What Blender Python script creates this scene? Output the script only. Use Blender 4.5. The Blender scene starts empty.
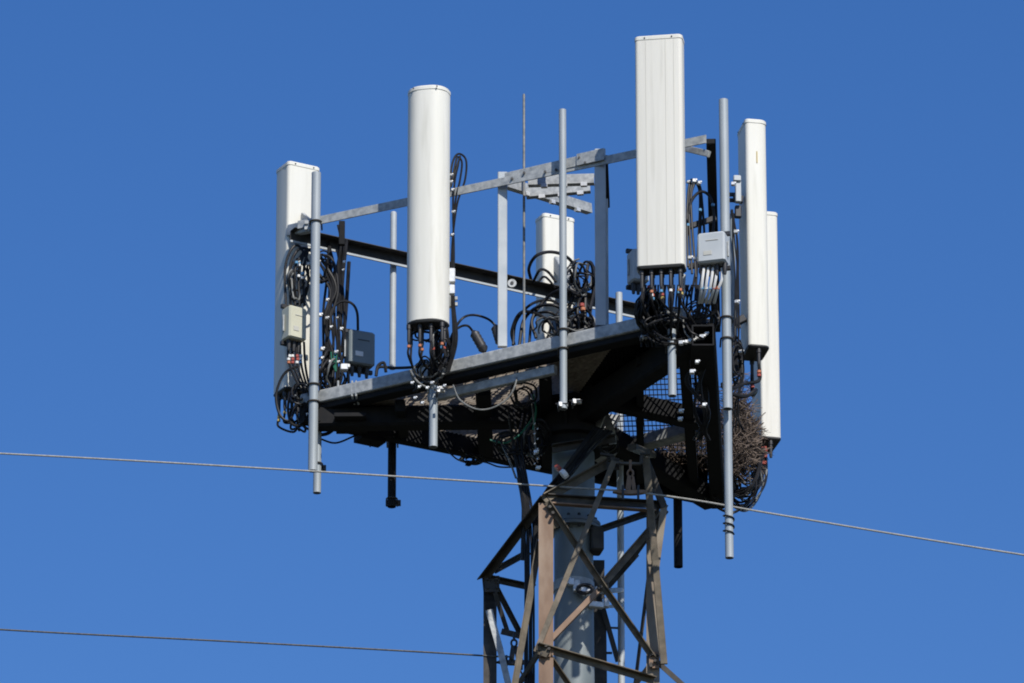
import bpy, math, random
from mathutils import Vector as V, Matrix
random.seed(7)
R = math.radians
scn = bpy.context.scene
col = scn.collection

# ------------------------------------------------------------------ camera
CAM = V((0, -50, 1.7)); PITCH = R(22.5); F = 6750.0
FW = V((0, math.cos(PITCH), math.sin(PITCH))); UP = V((0, -math.sin(PITCH), math.cos(PITCH)))
cd = bpy.data.cameras.new('camera'); cam = bpy.data.objects.new('camera', cd); col.objects.link(cam)
cam.location = CAM; cam.rotation_euler = (math.pi/2+PITCH, 0, 0)
cd.sensor_width = 36; cd.lens = 36*F/1024; cd.clip_start = .5; cd.clip_end = 30000
scn.camera = cam

def W(px, py, Y):                       # survey helper: picture position at a world depth Y (metres) -> point
    d = FW*F + V((1, 0, 0))*(px-512) - UP*(py-341.5)
    return CAM + d*((Y-CAM.y)/d.y)
def PZ(px, py, z):
    d = FW*F + V((1, 0, 0))*(px-512) - UP*(py-341.5)
    return CAM + d*((z-CAM.z)/d.z)
def ppm(p): return F/((p-CAM).dot(FW))

# ------------------------------------------------------------------ world and light
SUN_EL, SUN_AZ = 43.0, 156.0
w = bpy.data.worlds.new('World'); scn.world = w; w.use_nodes = True
nt = w.node_tree; bg = nt.nodes['Background']
sky = nt.nodes.new('ShaderNodeTexSky'); sky.sky_type = 'NISHITA'; sky.sun_disc = False
sky.sun_elevation = R(SUN_EL); sky.sun_rotation = R(SUN_AZ)
sky.altitude = 300; sky.air_density = 1.0; sky.dust_density = 0.25; sky.ozone_density = 2.6
hs = nt.nodes.new('ShaderNodeHueSaturation'); hs.inputs['Saturation'].default_value = 1.32; hs.inputs['Hue'].default_value = .513
nt.links.new(sky.outputs[0], hs.inputs['Color']); nt.links.new(hs.outputs[0], bg.inputs[0]); bg.inputs[1].default_value = .116
sd = bpy.data.lights.new('sun', 'SUN'); sd.energy = 4.5; sd.angle = R(.53); sd.color = (1, .95, .87)
so = bpy.data.objects.new('sun', sd); col.objects.link(so)
sv = V((math.sin(R(SUN_AZ))*math.cos(R(SUN_EL)), math.cos(R(SUN_AZ))*math.cos(R(SUN_EL)), math.sin(R(SUN_EL))))
so.rotation_euler = sv.to_track_quat('Z', 'Y').to_euler(); so.location = (8, -12, 40)
scn.cycles.filter_width = 1.9
scn.view_settings.view_transform = 'Standard'; scn.view_settings.look = 'None'
scn.view_settings.exposure = 0.12; scn.view_settings.gamma = 1

# ------------------------------------------------------------------ materials
def mat(name, c, rough=.5, metal=0, c2=None, scale=8, detail=6, bump=0, stretch=(1, 1, 1), lo=.35, hi=.65, c3=None, s3=2.0, spec=.5):
    m = bpy.data.materials.new(name); m.use_nodes = True; n = m.node_tree; b = n.nodes['Principled BSDF']
    b.inputs['Roughness'].default_value = rough; b.inputs['Metallic'].default_value = metal
    b.inputs['Specular IOR Level'].default_value = spec
    b.inputs['Base Color'].default_value = (*c, 1)
    if c2:
        tc = n.nodes.new('ShaderNodeTexCoord'); mp = n.nodes.new('ShaderNodeMapping'); mp.inputs['Scale'].default_value = stretch
        ns = n.nodes.new('ShaderNodeTexNoise'); ns.inputs['Scale'].default_value = scale; ns.inputs['Detail'].default_value = detail
        rp = n.nodes.new('ShaderNodeValToRGB'); rp.color_ramp.elements[0].position = lo; rp.color_ramp.elements[1].position = hi
        rp.color_ramp.elements[0].color = (*c, 1); rp.color_ramp.elements[1].color = (*c2, 1)
        n.links.new(tc.outputs['Object'], mp.inputs[0]); n.links.new(mp.outputs[0], ns.inputs['Vector']); n.links.new(ns.outputs[0], rp.inputs[0])
        out = rp.outputs[0]
        if c3:
            n3 = n.nodes.new('ShaderNodeTexNoise'); n3.inputs['Scale'].default_value = s3; n3.inputs['Detail'].default_value = 8
            r3 = n.nodes.new('ShaderNodeValToRGB'); r3.color_ramp.elements[0].position = .55; r3.color_ramp.elements[1].position = .72
            mx = n.nodes.new('ShaderNodeMix'); mx.data_type = 'RGBA'
            n.links.new(mp.outputs[0], n3.inputs['Vector']); n.links.new(n3.outputs[0], r3.inputs[0]); n.links.new(r3.outputs[0], mx.inputs[0])
            n.links.new(out, mx.inputs[6]); mx.inputs[7].default_value = (*c3, 1); out = mx.outputs[2]
        n.links.new(out, b.inputs['Base Color'])
        if bump:
            bp = n.nodes.new('ShaderNodeBump'); bp.inputs['Strength'].default_value = bump; bp.inputs['Distance'].default_value = .01
            n.links.new(ns.outputs[0], bp.inputs['Height']); n.links.new(bp.outputs[0], b.inputs['Normal'])
    return m
M = dict(
 galv=mat('galvanised steel', (.27, .285, .29), .5, .1, (.43, .445, .44), 26, 8, .15, c3=(.50, .51, .50), s3=11),
 pipe=mat('galvanised pipe', (.27, .31, .335), .55, .1, (.34, .375, .40), 5, 5, 0, (1, 1, .3)),
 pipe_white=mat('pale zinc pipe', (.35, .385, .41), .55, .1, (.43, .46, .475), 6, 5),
 under=mat('shade-darkened frame steel', (.014, .015, .017), .8, .0, (.02, .02, .021), 12, 6, spec=.15),  # galvanised frame steel turned near black, underside shade put into its colour
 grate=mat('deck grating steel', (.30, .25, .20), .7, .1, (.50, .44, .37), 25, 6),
 radome=mat('radome plastic', (.67, .66, .59), .6, 0, (.71, .70, .635), 3, 8, 0, (4, 4, .35), c3=(.60, .59, .52), s3=3.4),
 radome2=mat('radome plastic warm', (.63, .615, .55), .58, 0, (.69, .675, .61), 3, 8, 0, (7, 7, .3), c3=(.58, .565, .50), s3=3),
 seam=mat('radome seam', (.46, .455, .41), .6),
 radgrey=mat('radome base grey', (.03, .03, .03), .6),
 dark=mat('black plastic', (.018, .018, .02), .5, 0, (.03, .03, .033), 20),
 cable=mat('black cable jacket', (.008, .008, .009), .5, 0, (.018, .018, .02), 14, 4, spec=.25),
 cablegrey=mat('grey weathered cable', (.10, .11, .11), .5, 0, (.2, .2, .19), 20),
 cablewhite=mat('white cable', (.68, .68, .66), .5),
 green=mat('green earth wire', (.01, .13, .08), .5),
 beige=mat('beige enclosure paint', (.50, .49, .38), .5, 0, (.56, .55, .43), 4),
 grey=mat('grey enclosure paint', (.15, .18, .185), .5, 0, (.18, .21, .215), 4),
 lightgrey=mat('light grey enclosure paint', (.40, .43, .45), .55, 0, (.48, .51, .52), 3),
 bright=mat('bright zinc clamp', (.62, .63, .62), .35, .3, (.75, .75, .73), 40),
 red=mat('red tape', (.36, .07, .05), .5), blue=mat('blue tape', (.10, .28, .48), .5), white=mat('white tape', (.75, .75, .73), .5),
 yellow=mat('yellow tape', (.5, .38, .10), .5), orange=mat('orange tape', (.48, .17, .08), .5),
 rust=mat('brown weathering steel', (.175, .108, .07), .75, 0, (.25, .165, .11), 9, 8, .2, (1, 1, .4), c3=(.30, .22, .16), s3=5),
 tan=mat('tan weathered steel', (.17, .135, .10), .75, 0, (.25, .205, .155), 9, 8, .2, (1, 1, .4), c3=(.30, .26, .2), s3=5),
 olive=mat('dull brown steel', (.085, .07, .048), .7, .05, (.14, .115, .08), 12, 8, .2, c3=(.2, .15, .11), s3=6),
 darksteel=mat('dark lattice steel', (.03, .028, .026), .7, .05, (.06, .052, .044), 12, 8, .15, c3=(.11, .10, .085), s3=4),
 pole=mat('grey painted pole', (.15, .18, .19), .5, .1, (.22, .25, .255), 3, 7, 0, (1, 1, .4), c3=(.27, .29, .28), s3=4),
 wire=mat('aluminium conductor', (.26, .26, .24), .55, .2, (.36, .36, .34), 60),
 wiredark=mat('dark conductor', (.06, .06, .06), .5, .2, (.12, .12, .11), 60),
 twig=mat('dry twigs', (.05, .036, .028), .9, 0, (.19, .145, .115), 30, 4),
 ground=mat('dry grass ground', (.022, .027, .013), .95, 0, (.04, .038, .024), .15, 10, c3=(.07, .055, .04), s3=.05),
 concrete=mat('concrete footing', (.3, .29, .27), .9, 0, (.38, .37, .34), 3, 8),
)

# ------------------------------------------------------------------ mesh building
class MB:
    def __init__(s): s.v = []; s.f = []
    def loft(s, rings, cap=True, closed=True):
        b = len(s.v); n = len(rings[0])
        for r in rings: s.v += [V(p) for p in r]
        for i in range(len(rings)-1):
            for k in range(n if closed else n-1):
                a = b+i*n+k; c = b+i*n+(k+1) % n
                s.f.append((a, c, c+n, a+n))
        if cap:
            s.f.append(tuple(b+k for k in reversed(range(n)))); e = b+(len(rings)-1)*n
            s.f.append(tuple(e+k for k in range(n)))
        return s
    def prism(s, prof, p0, p1, up=V((0, 0, 1))):
        p0, p1 = V(p0), V(p1); d = (p1-p0).normalized(); x = d.cross(V(up))
        if x.length < 1e-4: x = d.cross(V((0, 1, 0)))
        x.normalize(); y = x.cross(d).normalized()
        return s.loft([[p+x*a+y*b for a, b in prof] for p in (p0, p1)])
    def bar(s, p0, p1, w, h, up=V((0, 0, 1))):
        c = min(w, h)*.12; a, b = w/2, h/2
        return s.prism([(-a+c, -b), (a-c, -b), (a, -b+c), (a, b-c), (a-c, b), (-a+c, b), (-a, b-c), (-a, -b+c)], p0, p1, up)
    def angle(s, p0, p1, a=.08, t=.009, up=V((0, 0, 1)), fx=1, fy=1):
        h = fx*a/2; return s.prism([(p_-h, q_) for p_, q_ in [(0, 0), (fx*a, 0), (fx*a, fy*t), (fx*t, fy*t), (fx*t, fy*a), (0, fy*a)]][::1 if fx*fy > 0 else -1], p0, p1, up)
    def channel(s, p0, p1, w=.06, h=.12, t=.009, up=V((0, 0, 1)), fx=1):
        pr = [(0, -h/2), (fx*w, -h/2), (fx*w, -h/2+t), (fx*t, -h/2+t), (fx*t, h/2-t), (fx*w, h/2-t), (fx*w, h/2), (0, h/2)]
        return s.prism(pr if fx > 0 else pr[::-1], p0, p1, up)
    def box(s, c, sx, sy, sz, rz=0, ch=.12):
        c = V(c); m = Matrix.Rotation(rz, 3, 'Z'); k = min(sx, sy, sz)*ch
        def ring(ax, ay, z, q):
            pr = [(-ax+q, -ay), (ax-q, -ay), (ax, -ay+q), (ax, ay-q), (ax-q, ay), (-ax+q, ay), (-ax, ay-q), (-ax, -ay+q)]
            return [c + m @ V((a, b, z)) for a, b in pr]
        ax, ay, az = sx/2, sy/2, sz/2
        return s.loft([ring(ax-k, ay-k, -az, k*.5), ring(ax, ay, -az+k, k), ring(ax, ay, az-k, k), ring(ax-k, ay-k, az, k*.5)])
    def tube(s, pts, r, n=8, cap=True, rad=None):
        pts = [V(p) for p in pts]; rings = []; prev = None
        for i, p in enumerate(pts):
            t = (pts[min(i+1, len(pts)-1)]-pts[max(i-1, 0)])
            if t.length < 1e-7: t = V((0, 0, 1))
            t.normalize()
            if prev is None:
                u = t.orthogonal().normalized()
            else:
                u = prev - t*prev.dot(t)
                u = u.normalized() if u.length > 1e-5 else t.orthogonal().normalized()
            prev = u; v = t.cross(u); rr = rad[i] if rad else r
            rings.append([p+(u*math.cos(2*math.pi*k/n)+v*math.sin(2*math.pi*k/n))*rr for k in range(n)])
        return s.loft(rings, cap)
    def hollow(s, p0, p1, r, t=.005, n=20):       # open ended pipe with a wall
        p0, p1 = V(p0), V(p1); d = (p1-p0).normalized(); u = d.orthogonal().normalized(); v = d.cross(u)
        def ring(p, q): return [p+(u*math.cos(2*math.pi*k/n)+v*math.sin(2*math.pi*k/n))*q for k in range(n)]
        R_ = [ring(p0, r), ring(p1, r), ring(p1, r-t), ring(p0, r-t), ring(p0, r)]
        return s.loft(R_, cap=False)
    def build(s, name, m, parent=None, loc=None, smooth=35):
        me = bpy.data.meshes.new(name)
        if parent is not None: o0 = world_of(parent)
        else: o0 = V(loc) if loc is not None else base_of(s.v)
        me.from_pydata([tuple(p-o0) for p in s.v], [], s.f); me.validate(); me.update()
        me.materials.append(M[m] if isinstance(m, str) else m)
        for p in me.polygons: p.use_smooth = True
        try: me.set_sharp_from_angle(angle=R(smooth))
        except Exception: pass
        import bmesh
        bm = bmesh.new(); bm.from_mesh(me); bmesh.ops.recalc_face_normals(bm, faces=bm.faces); bm.to_mesh(me); bm.free()
        o = bpy.data.objects.new(name, me); col.objects.link(o)
        if parent is not None: o.parent = parent
        else: o.location = o0
        return o
def base_of(vs):
    xs = [p.x for p in vs]; ys = [p.y for p in vs]; return V(((min(xs)+max(xs))/2, (min(ys)+max(ys))/2, min(p.z for p in vs)))
def world_of(o):
    l = V(o.location)
    while o.parent: o = o.parent; l = l+V(o.location)
    return l
def tag(o, label=None, cat=None, group=None, kind=None):
    if label: o['label'] = label
    if cat: o['category'] = cat
    if group: o['group'] = group
    if kind: o['kind'] = kind
    return o
def thing(name, loc, label, cat, group=None):
    o = bpy.data.objects.new(name, None); col.objects.link(o); o.location = loc; o.empty_display_size = .1
    return tag(o, label, cat, group)
def spline(pts, k=8):
    pts = [V(p) for p in pts]; P = [pts[0]*2-pts[1]]+pts+[pts[-1]*2-pts[-2]]; out = []
    for i in range(1, len(P)-2):
        a, b, c, d = P[i-1:i+3]
        for j in range(k):
            t = j/k; out.append(.5*((2*b)+(c-a)*t+(2*a-5*b+4*c-d)*t*t+(3*b-a-3*c+d)*t**3))
    out.append(pts[-1]); return out

# ------------------------------------------------------------------ ground
g = MB(); n = 96; rr = [0.01, 5, 15, 40, 100, 300, 1000, 3000, 9000]
g.loft([[(r*math.cos(2*math.pi*k/n), r*math.sin(2*math.pi*k/n), 0) for k in range(n)] for r in rr], cap=False)
tag(g.build('ground', 'ground', loc=(0, 0, 0)), 'dry grass ground far below the mast', None, None, 'structure')

# ------------------------------------------------------------------ triangle frame geometry
ZD = W(574.5, 404.5, 0).z
A = PZ(306, 407, ZD); B = PZ(703, 317, ZD); C = PZ(714, 489, ZD); O = PZ(572, 404, ZD)
nAB = (B-A).cross(V((0, 0, 1))).normalized(); nAB = nAB if nAB.y < 0 else -nAB
nAC = (C-A).cross(V((0, 0, 1))).normalized(); nAC = nAC if nAC.y > 0 else -nAC
nBC = (C-B).cross(V((0, 0, 1))).normalized(); nBC = nBC if nBC.x > 0 else -nBC
Z = V((0, 0, 1))
def yline(P, Q, X): return P.y+(Q.y-P.y)*(X-P.x)/(Q.x-P.x)
def YAB(px):
    Y = -1.
    for _ in range(6): Y = yline(A, B, W(px, 350, Y).x)
    return Y
def YAC(px):
    Y = 1.
    for _ in range(6): Y = yline(A, C, W(px, 350, Y).x)
    return Y
print('deck', A, B, C, O, 'side', (A-B).length, (A-C).length, (B-C).length)

# ------------------------------------------------------------------ platform
base = O-Z*.3
plat = thing('antenna_platform', base, 'triangular galvanised steel platform with open deck grating and handrails at the top of the mast', 'platform')
def lerp(p, q, t): return p+(q-p)*t
# outer beams
b = MB(); a0 = lerp(A, B, -.01); b1 = lerp(A, B, .955)
b.bar(a0+Z*.055, b1+Z*.055, .06, .105); b.build('deck_beam', 'galv', plat)
# lower strip under the front beam, set in a little
b = MB(); q = -nAB*.10-Z*.115
b.bar(lerp(A, B, .30)+q, lerp(A, B, .62)+q, .05, .075); b.build('deck_beam', 'galv', plat)
b = MB(); q = -nAB*.06-Z*.02
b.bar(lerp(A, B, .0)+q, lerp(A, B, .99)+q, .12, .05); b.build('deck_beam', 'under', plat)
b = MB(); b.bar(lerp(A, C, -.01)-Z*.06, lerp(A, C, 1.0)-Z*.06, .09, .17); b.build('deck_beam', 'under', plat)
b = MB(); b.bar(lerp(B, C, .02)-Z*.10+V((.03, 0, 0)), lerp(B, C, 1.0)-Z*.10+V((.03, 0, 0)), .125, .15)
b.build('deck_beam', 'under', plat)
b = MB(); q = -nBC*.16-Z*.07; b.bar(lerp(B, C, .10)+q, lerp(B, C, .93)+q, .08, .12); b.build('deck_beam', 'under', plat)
# square tube stub at the near right corner
st0 = W(703, 335, B.y-.12); st1 = st0+V((0.0, .5, 0))
b = MB()
for dx, dz, sx, sz in ((-.08, 0, .012, .17), (.08, 0, .012, .17), (0, .08, .148, .012), (0, -.08, .148, .012)):
    b.bar(st0+V((dx, 0, dz)), st1+V((dx, 0, dz)), sx, sz)
b.build('tube_stub', 'under', plat)
# radial arms to corners
for T, hh in ((A, .17), (B, .22), (C, .17)):
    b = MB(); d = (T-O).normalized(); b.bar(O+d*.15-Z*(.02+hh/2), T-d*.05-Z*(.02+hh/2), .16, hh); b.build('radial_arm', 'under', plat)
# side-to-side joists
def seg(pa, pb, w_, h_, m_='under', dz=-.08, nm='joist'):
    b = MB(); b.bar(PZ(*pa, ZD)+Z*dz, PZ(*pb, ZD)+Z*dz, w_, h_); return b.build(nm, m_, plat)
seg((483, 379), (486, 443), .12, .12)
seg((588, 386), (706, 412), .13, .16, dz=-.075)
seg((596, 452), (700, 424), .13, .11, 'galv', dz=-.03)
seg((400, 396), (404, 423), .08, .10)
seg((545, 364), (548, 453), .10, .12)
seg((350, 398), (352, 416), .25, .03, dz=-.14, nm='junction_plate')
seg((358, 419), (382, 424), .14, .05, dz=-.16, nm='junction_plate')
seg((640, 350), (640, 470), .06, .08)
# gratings
def clip(p, q, poly):      # clip infinite line p->q to convex polygon in xy, returns params
    t0, t1 = -1e9, 1e9; d = q-p; m = len(poly); ctr = sum(poly, V((0, 0, 0)))/m
    for i in range(m):
        a, c = poly[i], poly[(i+1) % m]; e = c-a; nn = V((-e.y, e.x, 0))
        if nn.dot(ctr-a) < 0: nn = -nn
        num = nn.dot(p-a); den = nn.dot(d)
        if abs(den) < 1e-9:
            if num < 0: return None
        else:
            t = -num/den
            if den > 0: t0 = max(t0, t)
            else: t1 = min(t1, t)
    return (t0, t1) if t1 > t0+1e-3 else None
def grating(poly, dirv, pitch, cross, hgt=.03, th=.005, z=0., m_='grate', solid=0):
    b = MB(); dirv = dirv.normalized(); per = V((-dirv.y, dirv.x, 0)); ctr = sum(poly, V((0, 0, 0)))/len(poly); S = 5.
    def lines(dv, pv, pt, h, t_, zz):
        k = -int(S/pt)
        while k*pt < S:
            p = ctr+pv*(k*pt); r = clip(p, p+dv, poly); k += 1
            if r: b.prism([(-t_/2, -h/2), (t_/2, -h/2), (t_/2, h/2), (-t_/2, h/2)], p+dv*r[0]+Z*zz, p+dv*r[1]+Z*zz)
    lines(dirv, per, pitch, hgt, th, z); lines(per, dirv, cross, .008, .008, z+hgt/2)
    return b.build('deck_grating', m_, plat)
ab, ac, bc = (B-A).normalized(), (C-A).normalized(), (C-B).normalized()
zg = .02
grating([A, lerp(A, B, .46), lerp(A, C, .46)], ab, .034, .10, z=zg)
grating([lerp(A, B, .46), lerp(A, B, .80), O, lerp(A, C, .46)], ab, .034, .10, z=zg)
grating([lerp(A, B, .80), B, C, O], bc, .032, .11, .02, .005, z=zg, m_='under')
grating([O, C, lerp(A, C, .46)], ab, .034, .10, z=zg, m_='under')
# solid checker plates close off part of the deck
for poly in ([(545, 354), (640, 334), (700, 322), (640, 386), (572, 395)], [(306, 405), (395, 388), (400, 424), (345, 414)], [(560, 440), (630, 444), (655, 452), (708, 456), (708, 488), (560, 455)]):
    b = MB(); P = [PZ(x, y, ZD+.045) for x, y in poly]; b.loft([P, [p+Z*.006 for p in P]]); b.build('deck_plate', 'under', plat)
# hub collar below the deck
b = MB()
def lathe(b, c, prof, n=36):
    b.loft([[c+V((r*math.cos(2*math.pi*k/n), r*math.sin(2*math.pi*k/n), z)) for k in range(n)] for r, z in prof]); return b
lathe(b, V((O.x, 0, ZD)), [(.30, -.02), (.30, -.05), (.25, -.05), (.25, -.28), (.30, -.28), (.30, -.33), (.235, -.33), (.235, -.42)]); b.build('hub_collar', 'under', plat)
for k in range(6):
    b = MB(); an = k*math.pi/3+.35; d = V((math.cos(an), math.sin(an), 0)); c = V((O.x, 0, ZD-.17))
    P = [c+d*.24-Z*.13, c+d*.24+Z*.13, c+d*.42+Z*.13, c+d*.28-Z*.13]; t = V((-d.y, d.x, 0))*.008
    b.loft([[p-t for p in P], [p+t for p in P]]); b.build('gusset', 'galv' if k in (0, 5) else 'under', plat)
b = MB(); c0 = W(604, 420, -.12)
b.loft([[c0+V((-.05+.09*math.sin(t_/8*1.4), .02, .14-.34*t_/8)), c0+V((.0+.10*math.sin(t_/8*1.5), .0, .14-.34*t_/8)), c0+V((.0+.10*math.sin(t_/8*1.5), .012, .14-.34*t_/8)), c0+V((-.05+.09*math.sin(t_/8*1.4), .032, .14-.34*t_/8))] for t_ in range(9)]); b.build('gusset', 'galv', plat)
# handrails
def rail(p, q, Y0, Y1, h=.07, m_='galv', kind='angle', ext=0):
    P0, P1 = W(*p, Y0), W(*q, Y1); b = MB()
    if kind == 'angle': b.angle(P0, P1, h, .008, Z, fx=1, fy=-1); 
    else: b.bar(P0, P1, .05, h)
    return b.build('handrail', m_, plat)
ar = W(298, 225, YAB(314)-.03); br = W(706, 139, YAB(706))
b = MB(); b.bar(ar, br, .012, .07); b.build('handrail', 'galv', plat)
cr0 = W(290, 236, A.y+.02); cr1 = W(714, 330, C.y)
b = MB(); b.prism([(0, .045), (.09, .045), (.09, .040), (.005, .040), (.005, -.036), (0, -.036)], cr0, cr1); hr_ = b.build('handrail', 'darksteel', plat)  # web coloured dark to carry the shade below its top flange
b = MB(); b.prism([(-.002, -.054), (.012, -.054), (.012, -.0365), (-.002, -.0365)], cr0, cr1); b.build('rail_lit_edge', 'pipe_white', hr_)  # added pale strip, sunlit lower edge of the rail put into colour
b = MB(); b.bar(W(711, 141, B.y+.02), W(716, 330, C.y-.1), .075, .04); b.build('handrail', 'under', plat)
b = MB(); b.bar(W(684, 148, B.y+.25), W(709, 154, B.y+.05), .03, .05); b.build('handrail', 'galv', plat)
# splice plates and corner brackets on the front rail
def offs(px, py, dY=0): return W(px, py, YAB(px)+dY)
b = MB(); b.bar(offs(505, 178, -.04), offs(604, 155, -.04), .012, .085); b.build('splice_plate', 'galv', plat)
b = MB(); b.bar(offs(577, 160, -.055), offs(604, 154, -.055), .012, .10); b.build('splice_plate', 'galv', plat)
def bracket(p0, p1):
    b = MB(); b.channel(p0, p1, .06, .08, .008, fx=-1); o = b.build('rail_bracket', 'galv', plat)
    d = (p1-p0)
    b = MB()
    for k in range(3):
        c = p0+d*(.2+.3*k)-Z*.055; b.bar(c, c+d.normalized()*.05, .03, .035)
    b.build('bracket_lug', 'bright', o)
bracket(W(508, 182, YAB(508)+.06), W(592, 208, YAB(592)+1.3))
bracket(W(528, 180, YAB(528)+.1), W(594, 178, YAB(594)+.35))
bracket(W(526, 192, YAB(528)+.35), W(590, 186, YAB(592)+.6))
b = MB(); b.bar(W(606, 158, YAB(606)+.03), W(608, 205, YAB(606)+.9), .03, .05); b.build('rail_bracket', 'under', plat)
# bolts
for x, y in ((512, 179), (524, 173), (545, 172), (556, 170), (579, 158), (585, 163)):
    b = MB(); p = W(x, y, YAB(x)-.055); b.tube([p, p-V((0, .012, 0))], .011, 8); b.build('bolt', 'dark', plat)
# posts
def post(px, y0, y1, Y, wpx, m_='pipe_white'):
    p0 = W(px, y0, Y); s_ = ppm(p0); ym = W(px, y1, Y)
    b = MB(); b.channel(V((p0.x-wpx/s_/2, p0.y, p0.z)), V((p0.x-wpx/s_/2, p0.y, ym.z)), .05, 1, .008) if False else b.bar(p0, V((p0.x, p0.y, ym.z)), wpx/s_, .05, V((0, 1, 0)))
    return b.build('post', m_, plat)
post(502.5, 173, 347, YAB(502)+.02, 9.5)
post(600, 150, 326, YAB(600)+.02, 11)
post(606, 200, 326, YAB(600)+.10, 4)
b = MB(); p = W(512, 283, YAB(502)+.0)
b.tube([p, p+V((0, .02, 0))], .035, 16); e = b.build('rail_eyelet', 'galv', plat)
b = MB(); b.tube([p-V((0, .006, 0)), p+V((0, .0, 0))], .014, 12); b.build('bolt', 'dark', e)
post(342, 222, 245, A.y-.05, 6, 'under')
# U-straps around the front beam
for x in (338, 352, 356):
    b = MB(); p = W(x, 390, YAB(x)-.03); b.tube([p+Z*.075+V((0, .1, 0)), p+Z*.075, p-Z*.05, p-Z*.09+V((.02, .08, 0))], .009, 6); b.build('strap', 'galv', plat)

# ------------------------------------------------------------------ mounting pipes
def vpipe(px, y0, y1, Y, wpx, label, m_='pipe', clamps=(), cap=False, name='mounting_pipe', grp='mounting pipes bolted to the platform', lean=0):
    ymid = (y0+y1)/2; c = W(px, ymid, Y); r = wpx/ppm(c)/2
    z0, z1 = W(px, y1, Y).z, W(px, y0, Y).z; p0, p1 = V((c.x, Y, z0)), V((c.x+lean, Y, z1))
    t = thing(name, p0, label, 'pipe' if name == 'mounting_pipe' else 'rod', grp)
    b = MB(); b.hollow(p0, p1, r) if not cap else b.tube([p0, p1-Z*.01, p1], r, 16, True, [r, r, r*.7]); b.build('tube', m_, t)
    for cy, side in clamps:
        z = W(px, cy, Y).z; q = V((c.x, Y, z)); rr = r+.008; b = MB()
        pts = [q+V((math.cos(a_)*rr, math.sin(a_)*rr, 0)) for a_ in [math.pi+math.pi*k/10 for k in range(11)]]
        pts = [pts[0]+V((0, .16, 0))]+pts+[pts[-1]+V((0, .16, 0))]
        b.tube(pts, .007, 6); b.build('u_bolt', 'darksteel', t)
        if side:
            b = MB(); b.box(q+V((.01, .09, 0)), r*3+.02, .02, .05); b.build('clamp_plate', side, t)
    return t, c, r
yP1 = YAB(314)-.14
vpipe(314.5, 173, 471, yP1, 9.5, 'pale mounting pipe in front of the leftmost antenna at the left corner of the platform', clamps=((222, 0), (385, 0), (402, 0)))
vpipe(317.5, 402, 493, yP1+.25, 8, 'short dark pipe end just behind the lower end of the leftmost mounting pipe', clamps=((464, 'dark'),))
vpipe(563, 110, 409, YAB(563)-.12, 7.5, 'slim pipe with no antenna standing in front of the middle of the platform', clamps=((330, 0), (349, 0)))
vpipe(433.5, 346, 447, YAB(433)-.14, 8.5, 'short mounting pipe hanging below the tall round-fronted antenna', clamps=((372, 0), (385, 'bright')))
vpipe(393, 212, 369, YAC(393)+.14, 6.5, 'thin pale pipe on the far rail between leftmost and round-fronted antennas', 'pipe_white', cap=True)
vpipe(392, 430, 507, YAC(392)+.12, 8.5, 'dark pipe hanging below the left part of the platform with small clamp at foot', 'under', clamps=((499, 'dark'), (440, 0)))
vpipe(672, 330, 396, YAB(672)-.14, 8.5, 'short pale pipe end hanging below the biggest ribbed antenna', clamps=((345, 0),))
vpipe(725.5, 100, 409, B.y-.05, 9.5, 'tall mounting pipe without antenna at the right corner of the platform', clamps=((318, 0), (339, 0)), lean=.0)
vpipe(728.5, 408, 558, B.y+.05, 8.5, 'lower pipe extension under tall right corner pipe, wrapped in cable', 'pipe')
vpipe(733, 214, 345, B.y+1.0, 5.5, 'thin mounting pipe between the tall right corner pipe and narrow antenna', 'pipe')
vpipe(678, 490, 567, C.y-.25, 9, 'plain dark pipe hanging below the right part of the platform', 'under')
t, c, r = vpipe(620.5, 293, 760, .75, 7, 'slim pale conduit rising behind the mast pole and ending in an open top', 'pipe_white', name='mounting_pipe', grp='mounting pipes bolted to the platform')
t['category'] = 'conduit'
vpipe(524, 94, 348, YAB(524)+.25, 2.6, 'very thin lightning rod rising above the middle of the front handrail', 'cablegrey', cap=True, name='lightning_rod', grp=None)
# bright clamp at the foot of the slim middle pipe and others
def clampblock(x, y, Y, s_, label):
    t = thing('pipe_clamp', W(x, y, Y)-Z*.03, label, 'clamp', 'bright pipe clamps on the platform')
    p = W(x, y, Y); b = MB(); b.box(p, s_*.6, .05, s_*.8, .2); b.box(p+V((s_*.75, .02, .012)), s_*.7, .05, s_*.55, -.3); b.build('clamp_body', 'bright', t)
    b = MB(); b.tube([p-V((s_*.7, 0, -.01)), p+V((s_*1.3, -.01, .01))], .006, 6); b.tube([p-V((s_*.2, .05, .02)), p+V((-s_*.2, .08, -.02))], .007, 6); b.build('bolt', 'dark', t)
clampblock(560, 405, YAB(563)-.14, .05, 'bright clamp at the lower end of the slim pipe in the middle')
clampblock(574, 402, YAB(563)+.05, .05, 'pale yellow-white clamp just right of the foot of the slim middle pipe')
clampblock(438, 391, YAB(438)-.2, .045, 'bright clamp on the front beam right of the short pipe under the round-fronted antenna')
clampblock(418, 385, YAB(418)-.1, .045, 'bright clamp on the front beam left of the short pipe under the round-fronted antenna')
clampblock(642, 338, YAB(642)-.12, .04, 'bright clamp under the left edge of the biggest ribbed antenna')
clampblock(655, 335, YAB(655)-.12, .04, 'bright clamp directly left of the short pipe under the biggest ribbed antenna')

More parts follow.
